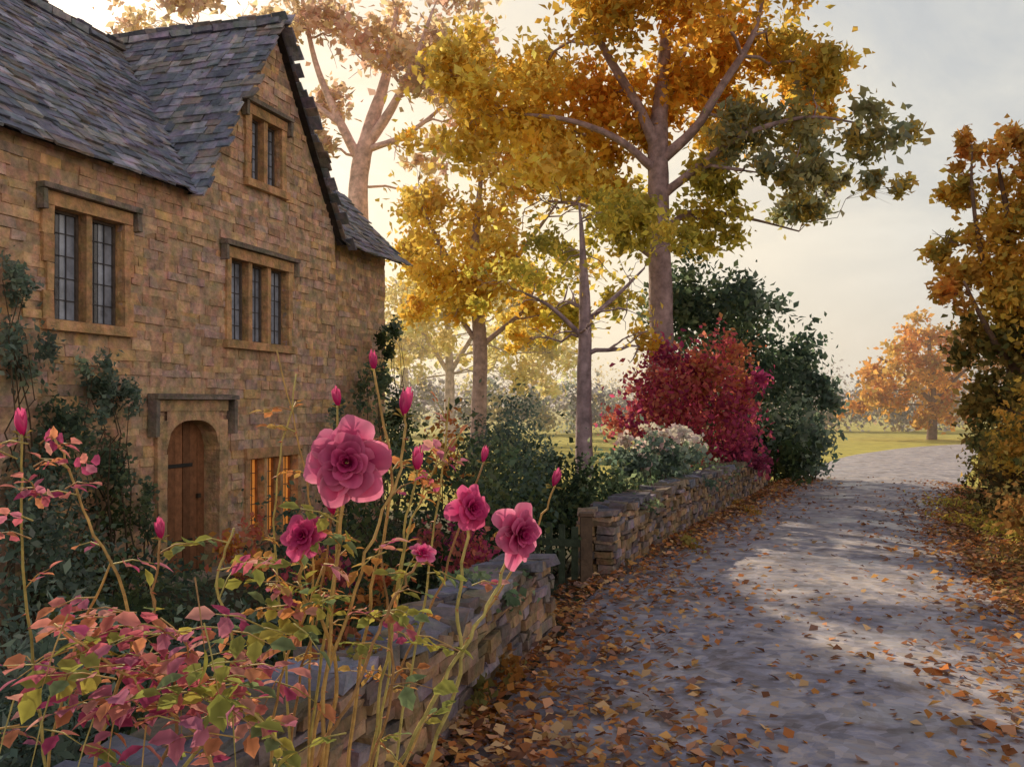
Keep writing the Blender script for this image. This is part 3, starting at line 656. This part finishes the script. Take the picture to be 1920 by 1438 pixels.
# ---------------------------------------------------------------- leaf litter
n=190000
x=R.uniform(-1.6,11,n);y=2+R.uniform(0,1,n)**1.5*24
le=np.interp(y,road_left[:,1],road_left[:,0]);re=np.interp(y,road_right[:,1],road_right[:,0])
dl=x-le;dr=re-x
ph=np.sin(x*2.1+np.sin(y*1.3)*2)*np.sin(y*1.7+np.sin(x*1.9)*1.5)
prob=1.5*np.exp(-np.clip(dl,0,9)/.38)*(.8+.4*ph)+.8*np.exp(-np.clip(dr,0,9)/.38)+.025*(ph>.4)+.003
prob+=.65*np.exp(-((x-.45)**2/.7+(y-4.8)**2/2.6))+.6*np.exp(-((x-3.7)**2/.7+(y-5.0)**2/4))+.15*np.exp(-((x-2.0)**2/.8+(y-10)**2/2))
prob*=(dl>-.35)*(dr>-2.2)
k=R.rand(n)<prob*.68;x=x[k];y=y[k]
pile=np.exp(-np.abs(x-np.interp(y,road_left[:,1],road_left[:,0])-.05)/.25)
P=np.stack([x,y,.05+.025*R.rand(len(x))+.14*pile*R.rand(len(x))],-1)
V=leaf_quads(P,.076,.72,flat=.66,var=.55)
LIT=np.array([(.66,.30,.09),(.72,.40,.14),(.48,.19,.08),(.76,.50,.26),(.36,.17,.10),(.58,.22,.08),(.42,.26,.20),(.68,.35,.20),(.34,.20,.16)])
C=LIT[R.randint(0,len(LIT),len(P))]*R.uniform(.5,1.2,(len(P),1))
quads_obj('fallen_leaves',V,C,leaf_mat('litter',.15))

# ---------------------------------------------------------------- roses
def frame(d):
    d=np.array(d,float);d/=np.linalg.norm(d);a=np.cross(d,(0,0,1));a/=np.linalg.norm(a);return a,np.cross(a,d),d
def petal(mb,c,fr,phi,th,Ln,half,r0,curl,cin,cout,ns=8,nt_=11,ruf=.05):
    a,b_,d=fr;vs=[];cs=[];p1=R.uniform(0,6);p2=R.uniform(0,6);kv=R.uniform(.75,1.15)
    for i in range(ns):
        s=i/(ns-1)
        wprof=math.sin(math.pi*(.12+.60*s))**.6
        for j in range(nt_):
            t=-1+2*j/(nt_-1)
            ss=s*(1-.30*abs(t)**2.6+.035*math.sin(5*t+p2)*s)
            rho=r0+Ln*(math.sin(th)*ss+curl*ss**3*.35)
            h=Ln*(math.cos(th)*ss-curl*ss**3*.55)+ruf*Ln*ss*math.sin(2.5*t+p1)+ruf*.6*Ln*ss*math.sin(7*t+p2)
            ph=phi+t*half*wprof
            h+=Ln*.10*t*t*ss
            vs.append(np.array(c)+a*math.cos(ph)*rho+b_*math.sin(ph)*rho+d*h)
            k=max(0,min(1,(s-.3)/.7))**1.6;k=k*(.6+.4*abs(t))
            col=(np.array(cin)*(1-k)+np.array(cout)*k)*kv
            cs.append(col*R.uniform(.82,1.15))
    fs=[(i*nt_+j,i*nt_+j+1,(i+1)*nt_+j+1,(i+1)*nt_+j) for i in range(ns-1) for j in range(nt_-1)]
    mb.add(vs,fs,cs)
DP=(.40,.010,.13);MP=(.66,.03,.24);LP=(.92,.38,.60);PP=(.86,.22,.45)
def rose(mb,c,d,r,cin=DP,cout=LP,layers=6,openk=1.0):
    fr=frame(d)
    for k in range(layers):
        q=k/(layers-1)
        npet=3+int(q*3.2);th=math.radians(3+q*68*openk)
        Ln=r*(.38+.64*q)
        base=np.array(c)-fr[2]*r*(.10+.32*q)
        for i in range(npet):
            cc=tuple(np.array(cin)*(1-q*.5)+np.array(MP)*q*.5)
            petal(mb,base,fr,2*math.pi*(i+.5*(k%2)+R.uniform(-.15,.15))/npet+k*.5,th+R.uniform(-.13,.12),Ln*R.uniform(.86,1.08),math.pi/npet*1.4,r*.04*(1+q),.1+.6*q,cc,tuple(np.array(MP)*(1-q)+np.array(cout)*q),ruf=.05+.06*q)
def bud(mb,c,d,r,col=MP,tip=PP):
    fr=frame(d)
    for k in range(2):
        for i in range(4):
            petal(mb,np.array(c)-fr[2]*r*.9,fr,i*math.pi/2+k*.7,math.radians(26-8*k+R.uniform(-4,8)),r*(1.8+.25*k),1.0,r*.1,-.72,col,tip,6,5,.06)
def calyx(mb,c,d,r):
    fr=frame(d)
    for i in range(5):
        ph=i*2*math.pi/5
        petal(mb,np.array(c)-fr[2]*r*1.0,fr,ph,math.radians(60+R.uniform(-20,25)),r*1.2,.28,r*.1,.3,(.26,.26,.07),(.46,.34,.12),4,3,.05)
def rleaf(mb,p,d,up,Ln,W,col):
    d=np.array(d,float);d/=np.linalg.norm(d);s=np.cross(d,up);s/=np.linalg.norm(s)+1e-9;n=np.cross(s,d)
    prof=[0,.55,.9,1,.85,.5,0];m=len(prof);vs=[];cs=[]
    for i,wd in enumerate(prof):
        t=i/(m-1);c=np.array(p)+d*Ln*t-n*Ln*.22*t*t
        ser=(1+.12*(-1)**i)
        vs+= [c-s*W*.5*wd*ser+n*W*.14*wd,c,c+s*W*.5*wd*ser+n*W*.14*wd]
        k=R.uniform(.8,1.2);cc=np.array(col);cs+=[cc*k*1.1,cc*.75*k,cc*k*1.1]
    fs=[]
    for i in range(m-1):
        a=i*3;fs+=[(a,a+1,a+4,a+3),(a+1,a+2,a+5,a+4)]
    mb.add(vs,fs,cs)
RL_G=[(.42,.44,.11),(.33,.38,.11),(.54,.50,.12),(.23,.32,.16)]
RL_R=[(.62,.17,.24),(.68,.28,.26),(.50,.10,.24),(.68,.30,.17),(.58,.22,.35),(.74,.40,.37)]
RL_O=[(.68,.36,.11),(.64,.45,.16),(.60,.26,.11)]
SC=[(.40,.36,.12),(.48,.33,.12),(.36,.22,.10),(.44,.40,.14)]
def spray(lm,sm,p,d,n,Ln,pal):
    p=np.array(p,float);d=np.array(d,float);d/=np.linalg.norm(d)
    q=p+d*Ln*2.0;sm.tube([p,p+d*Ln+np.array([0,0,.01]),q],[.0022,.0018,.001],random.choice(SC),5)
    up=np.array([0,0,1.])+R.normal(size=3)*.5
    s=np.cross(d,up);s/=np.linalg.norm(s)+1e-9
    rleaf(lm,q,d+R.normal(size=3)*.15,up,Ln,Ln*.66,random.choice(pal))
    for k in range(n):
        c=p+d*Ln*(.7+.75*k)
        for sg in (-1,1): rleaf(lm,c,d*.6+s*sg+R.normal(size=3)*.2,up,Ln*.85,Ln*.58,random.choice(pal))
def rosebush(name,base,stems,sprays):
    e_=empty(name,base);sm=MB();lm=MB();pm=MB();inv=Matrix.Translation(-Vector(base))
    for (pts,r0,r1,head,leafpal,nl,Ll) in stems:
        C=cr(pts,8)
        for i in range(4,len(C)-2): C[i]+=R.normal(size=3)*.003
        sm.tube(C,np.linspace(r0,r1,len(C))*.9,random.choice(SC),7,.12)
        for i in range(6,len(C)-3,2):
            dd=unit(1)[0];dd[2]*=.3;sm.tube([C[i],C[i]+dd*.008,C[i]+dd*.016-np.array([0,0,.003])],[.003,.0015,.0003],(.45,.15,.08),4)
        for k in range(nl):
            i=R.randint(int(len(C)*.42),len(C)-2);dd=unit(1)[0];dd[2]=abs(dd[2])*.4-.05;dd[1]*=.7
            spray(lm,sm,C[i],dd,random.choice([1,2,2]),Ll*R.uniform(.75,1.2),leafpal)
        if head:
            kind,r,d=head[:3];tip=C[-1]
            if kind=='rose':
                rose(pm,tip+np.array(frame(d)[2])*r*.35,d,r,*(head[3:] if len(head)>3 else ()))
                calyx(lm,tip,d,r*.6)
            else: bud(pm,tip+np.array([0,0,r*.7]),d,r);calyx(lm,tip+np.array([0,0,r*.6]),d,r)
    for (p,d,n,Ln,pal) in sprays: spray(lm,sm,p,d,n,Ln,pal)
    for nm,mbx,mt in (('stems',sm,M_stem),('leaves',lm,M_rleaf),('blooms',pm,M_petal)):
        if mbx.n:
            o=mbx.obj(nm,mt,None,True);o.parent=e_;o.matrix_parent_inverse=inv
g0=(-.52,2.45,0)
stems=[
 ([g0,(-.48,2.4,.8),(-.46,2.35,1.3),(-.40,2.34,1.86)],.008,.0045,('rose',.086,(.05,-1,.10),DP,LP,9,1.0),RL_G,2,.05),
 ([g0,(-.5,2.5,.9),(-.44,2.4,1.35),(-.52,2.36,1.55),(-.505,2.34,1.68)],.007,.004,('rose',.05,(-.3,-1,.35),DP,PP,6,.95),RL_G,3,.045),
 ([g0,(-.35,2.5,.7),(-.14,2.36,1.3),(-.13,2.34,1.5),(-.105,2.33,1.75)],.007,.004,('rose',.052,(.9,-1,.2),DP,PP,6,.9),RL_G,1,.045),
 ([g0,(-.4,2.4,.8),(-.2,2.25,1.28),(-.07,2.27,1.5),(.01,2.32,1.69)],.007,.004,('rose',.064,(1.0,-1,.1),DP,LP,7,.95),RL_G,1,.045),
 ([g0,(-.5,2.35,1.0),(-.38,2.3,1.3),(-.3,2.3,1.5),(-.217,2.3,1.64)],.006,.0035,('rose',.034,(.3,-.5,.8),MP,LP,4,.6),RL_G,2,.04),
 ([g0,(-.42,2.5,1.1),(-.36,2.42,1.5),(-.30,2.38,1.8),(-.34,2.36,2.09)],.006,.003,('bud',.018,(0,-.2,1)),RL_O,2,.035),
 ([g0,(-.55,2.6,1.0),(-.46,2.5,1.6),(-.44,2.42,2.0)],.006,.003,('bud',.020,(-.1,-.2,1)),RL_O,3,.035),
 ([g0,(-.5,2.4,1.1),(-.36,2.3,1.6),(-.27,2.3,1.85),(-.256,2.3,1.98)],.006,.003,('bud',.026,(.2,-.3,1)),RL_R,1,.035),
 ([g0,(-.38,2.5,1.0),(-.3,2.45,1.5),(-.236,2.4,1.84)],.006,.003,('bud',.024,(.1,-.3,1)),RL_O,2,.04),
 ([g0,(-.4,2.6,1.0),(-.2,2.5,1.5),(-.07,2.4,1.86)],.005,.0025,('bud',.016,(.2,-.2,1)),RL_O,2,.035),
 ([g0,(-.3,2.6,1.0),(.02,2.5,1.6),(.108,2.4,1.80)],.005,.0025,('bud',.018,(.3,-.3,1)),RL_R,1,.03),
 ([g0,(-.6,2.6,1.0),(-.5,2.5,1.5),(-.45,2.4,1.73)],.005,.0025,('bud',.024,(-.1,-.3,1)),RL_R,2,.04),
 ([g0,(-.6,2.6,1.1),(-.62,2.5,1.7),(-.55,2.45,2.08)],.005,.002,None,RL_O,7,.035),
 ([g0,(-.55,2.6,1.1),(-.52,2.5,1.7),(-.60,2.45,2.14)],.005,.002,None,RL_O,6,.03),
 ([g0,(-.3,2.5,1.1),(-.2,2.5,1.7),(-.16,2.45,2.02)],.005,.002,None,RL_R,7,.035),
 ([g0,(-.35,2.5,1.1),(-.26,2.5,1.7),(-.13,2.45,1.93)],.005,.002,None,RL_O,7,.035),
 ([g0,(-.62,2.5,.9),(-.58,2.4,1.3),(-.47,2.4,1.6)],.006,.003,None,RL_G,4,.045),
 ([g0,(-.4,2.5,.9),(-.3,2.4,1.3),(-.33,2.4,1.65)],.006,.003,None,RL_G,4,.045),
]
sp=[((-.28,2.2,1.36),(.6,-.5,.1),1,.07,RL_G),((-.50,2.2,1.5),(.5,-.5,-.3),1,.055,RL_G),((-.38,2.2,1.25),(-.6,-.5,-.1),1,.06,RL_G),((-.3,2.2,1.22),(.4,-.6,-.1),2,.05,RL_O),((-.28,2.3,1.55),(.5,-.5,.1),1,.05,RL_G),((-.25,2.3,1.45),(.7,-.3,-.1),1,.06,RL_G),
 ((-.55,2.3,1.62),(-.3,-.6,.1),2,.045,RL_R),((-.45,2.3,1.62),(.5,-.6,-.1),2,.045,RL_R),((-.1,2.4,1.55),(.6,-.3,.1),2,.035,RL_R)]
for i in range(18): sp.append(((R.uniform(-.62,-.2),2.35,R.uniform(1.48,1.68)),(R.uniform(-1,1),-.4,R.uniform(-.3,.3)),2,R.uniform(.035,.05),random.choice([RL_R,RL_O,RL_G])))
rosebush('pink_rose_bush',g0,stems,sp)
g1=(-1.0,2.5,0)
stems=[
 ([g1,(-.95,2.4,.9),(-.8,2.3,1.25),(-.86,2.32,1.5),(-.85,2.32,1.68)],.006,.003,('bud',.020,(0,-.2,1)),RL_G,3,.05),
 ([g1,(-.9,2.4,.9),(-.68,2.35,1.3),(-.72,2.35,1.55),(-.68,2.35,1.70)],.006,.003,None,RL_G,4,.05),
 ([g1,(-1.05,2.4,1.0),(-.93,2.35,1.45),(-1.05,2.35,1.75),(-1.12,2.35,1.92)],.006,.003,None,RL_R,5,.045),
 ([g1,(-.85,2.4,.8),(-.7,2.25,1.15),(-.85,2.2,1.35),(-1.05,2.2,1.5)],.007,.003,None,RL_R,5,.055),
 ([g1,(-.7,2.4,.9),(-.5,2.25,1.1),(-.62,2.25,1.3),(-.75,2.25,1.38)],.007,.003,None,RL_R,5,.055),
 ([g1,(-1.2,2.5,1.0),(-1.22,2.4,1.6),(-1.2,2.35,1.93)],.006,.003,('bud',.026,(0,-.2,1)),RL_R,3,.045),
 ([g1,(-1.2,2.5,.9),(-1.1,2.4,1.35),(-.98,2.35,1.62)],.006,.003,None,RL_R,5,.045),
]
sp=[]
for i in range(85):
    x=R.uniform(-1.14,-.58);z=R.uniform(1.25,1.50)-.12*abs(x+.87)
    a=R.uniform(0,6.28);sp.append(((x,R.uniform(2.1,2.5),z),(math.cos(a),-.5,math.sin(a)*.35-.05),random.choice([1,2]),R.uniform(.05,.08),RL_R if R.rand()<.84 else RL_G))
for x,z in ((-1.02,1.36),(-.92,1.32),(-.70,1.62),(-.98,1.54),(-.68,1.52),(-.62,1.35),(-1.1,1.35)):
    sp.append(((x,2.12,z),(R.uniform(-.4,.4),-.4,-.8),0,.08,[(.44,.44,.10),(.34,.38,.10)]))
for i in range(12): sp.append(((R.uniform(-1.2,-1.0),2.3,R.uniform(1.68,1.92)),(R.uniform(-1,1),-.4,R.uniform(-.2,.4)),2,.04,RL_R))
rosebush('pink_rose_bush',g1,stems,sp)
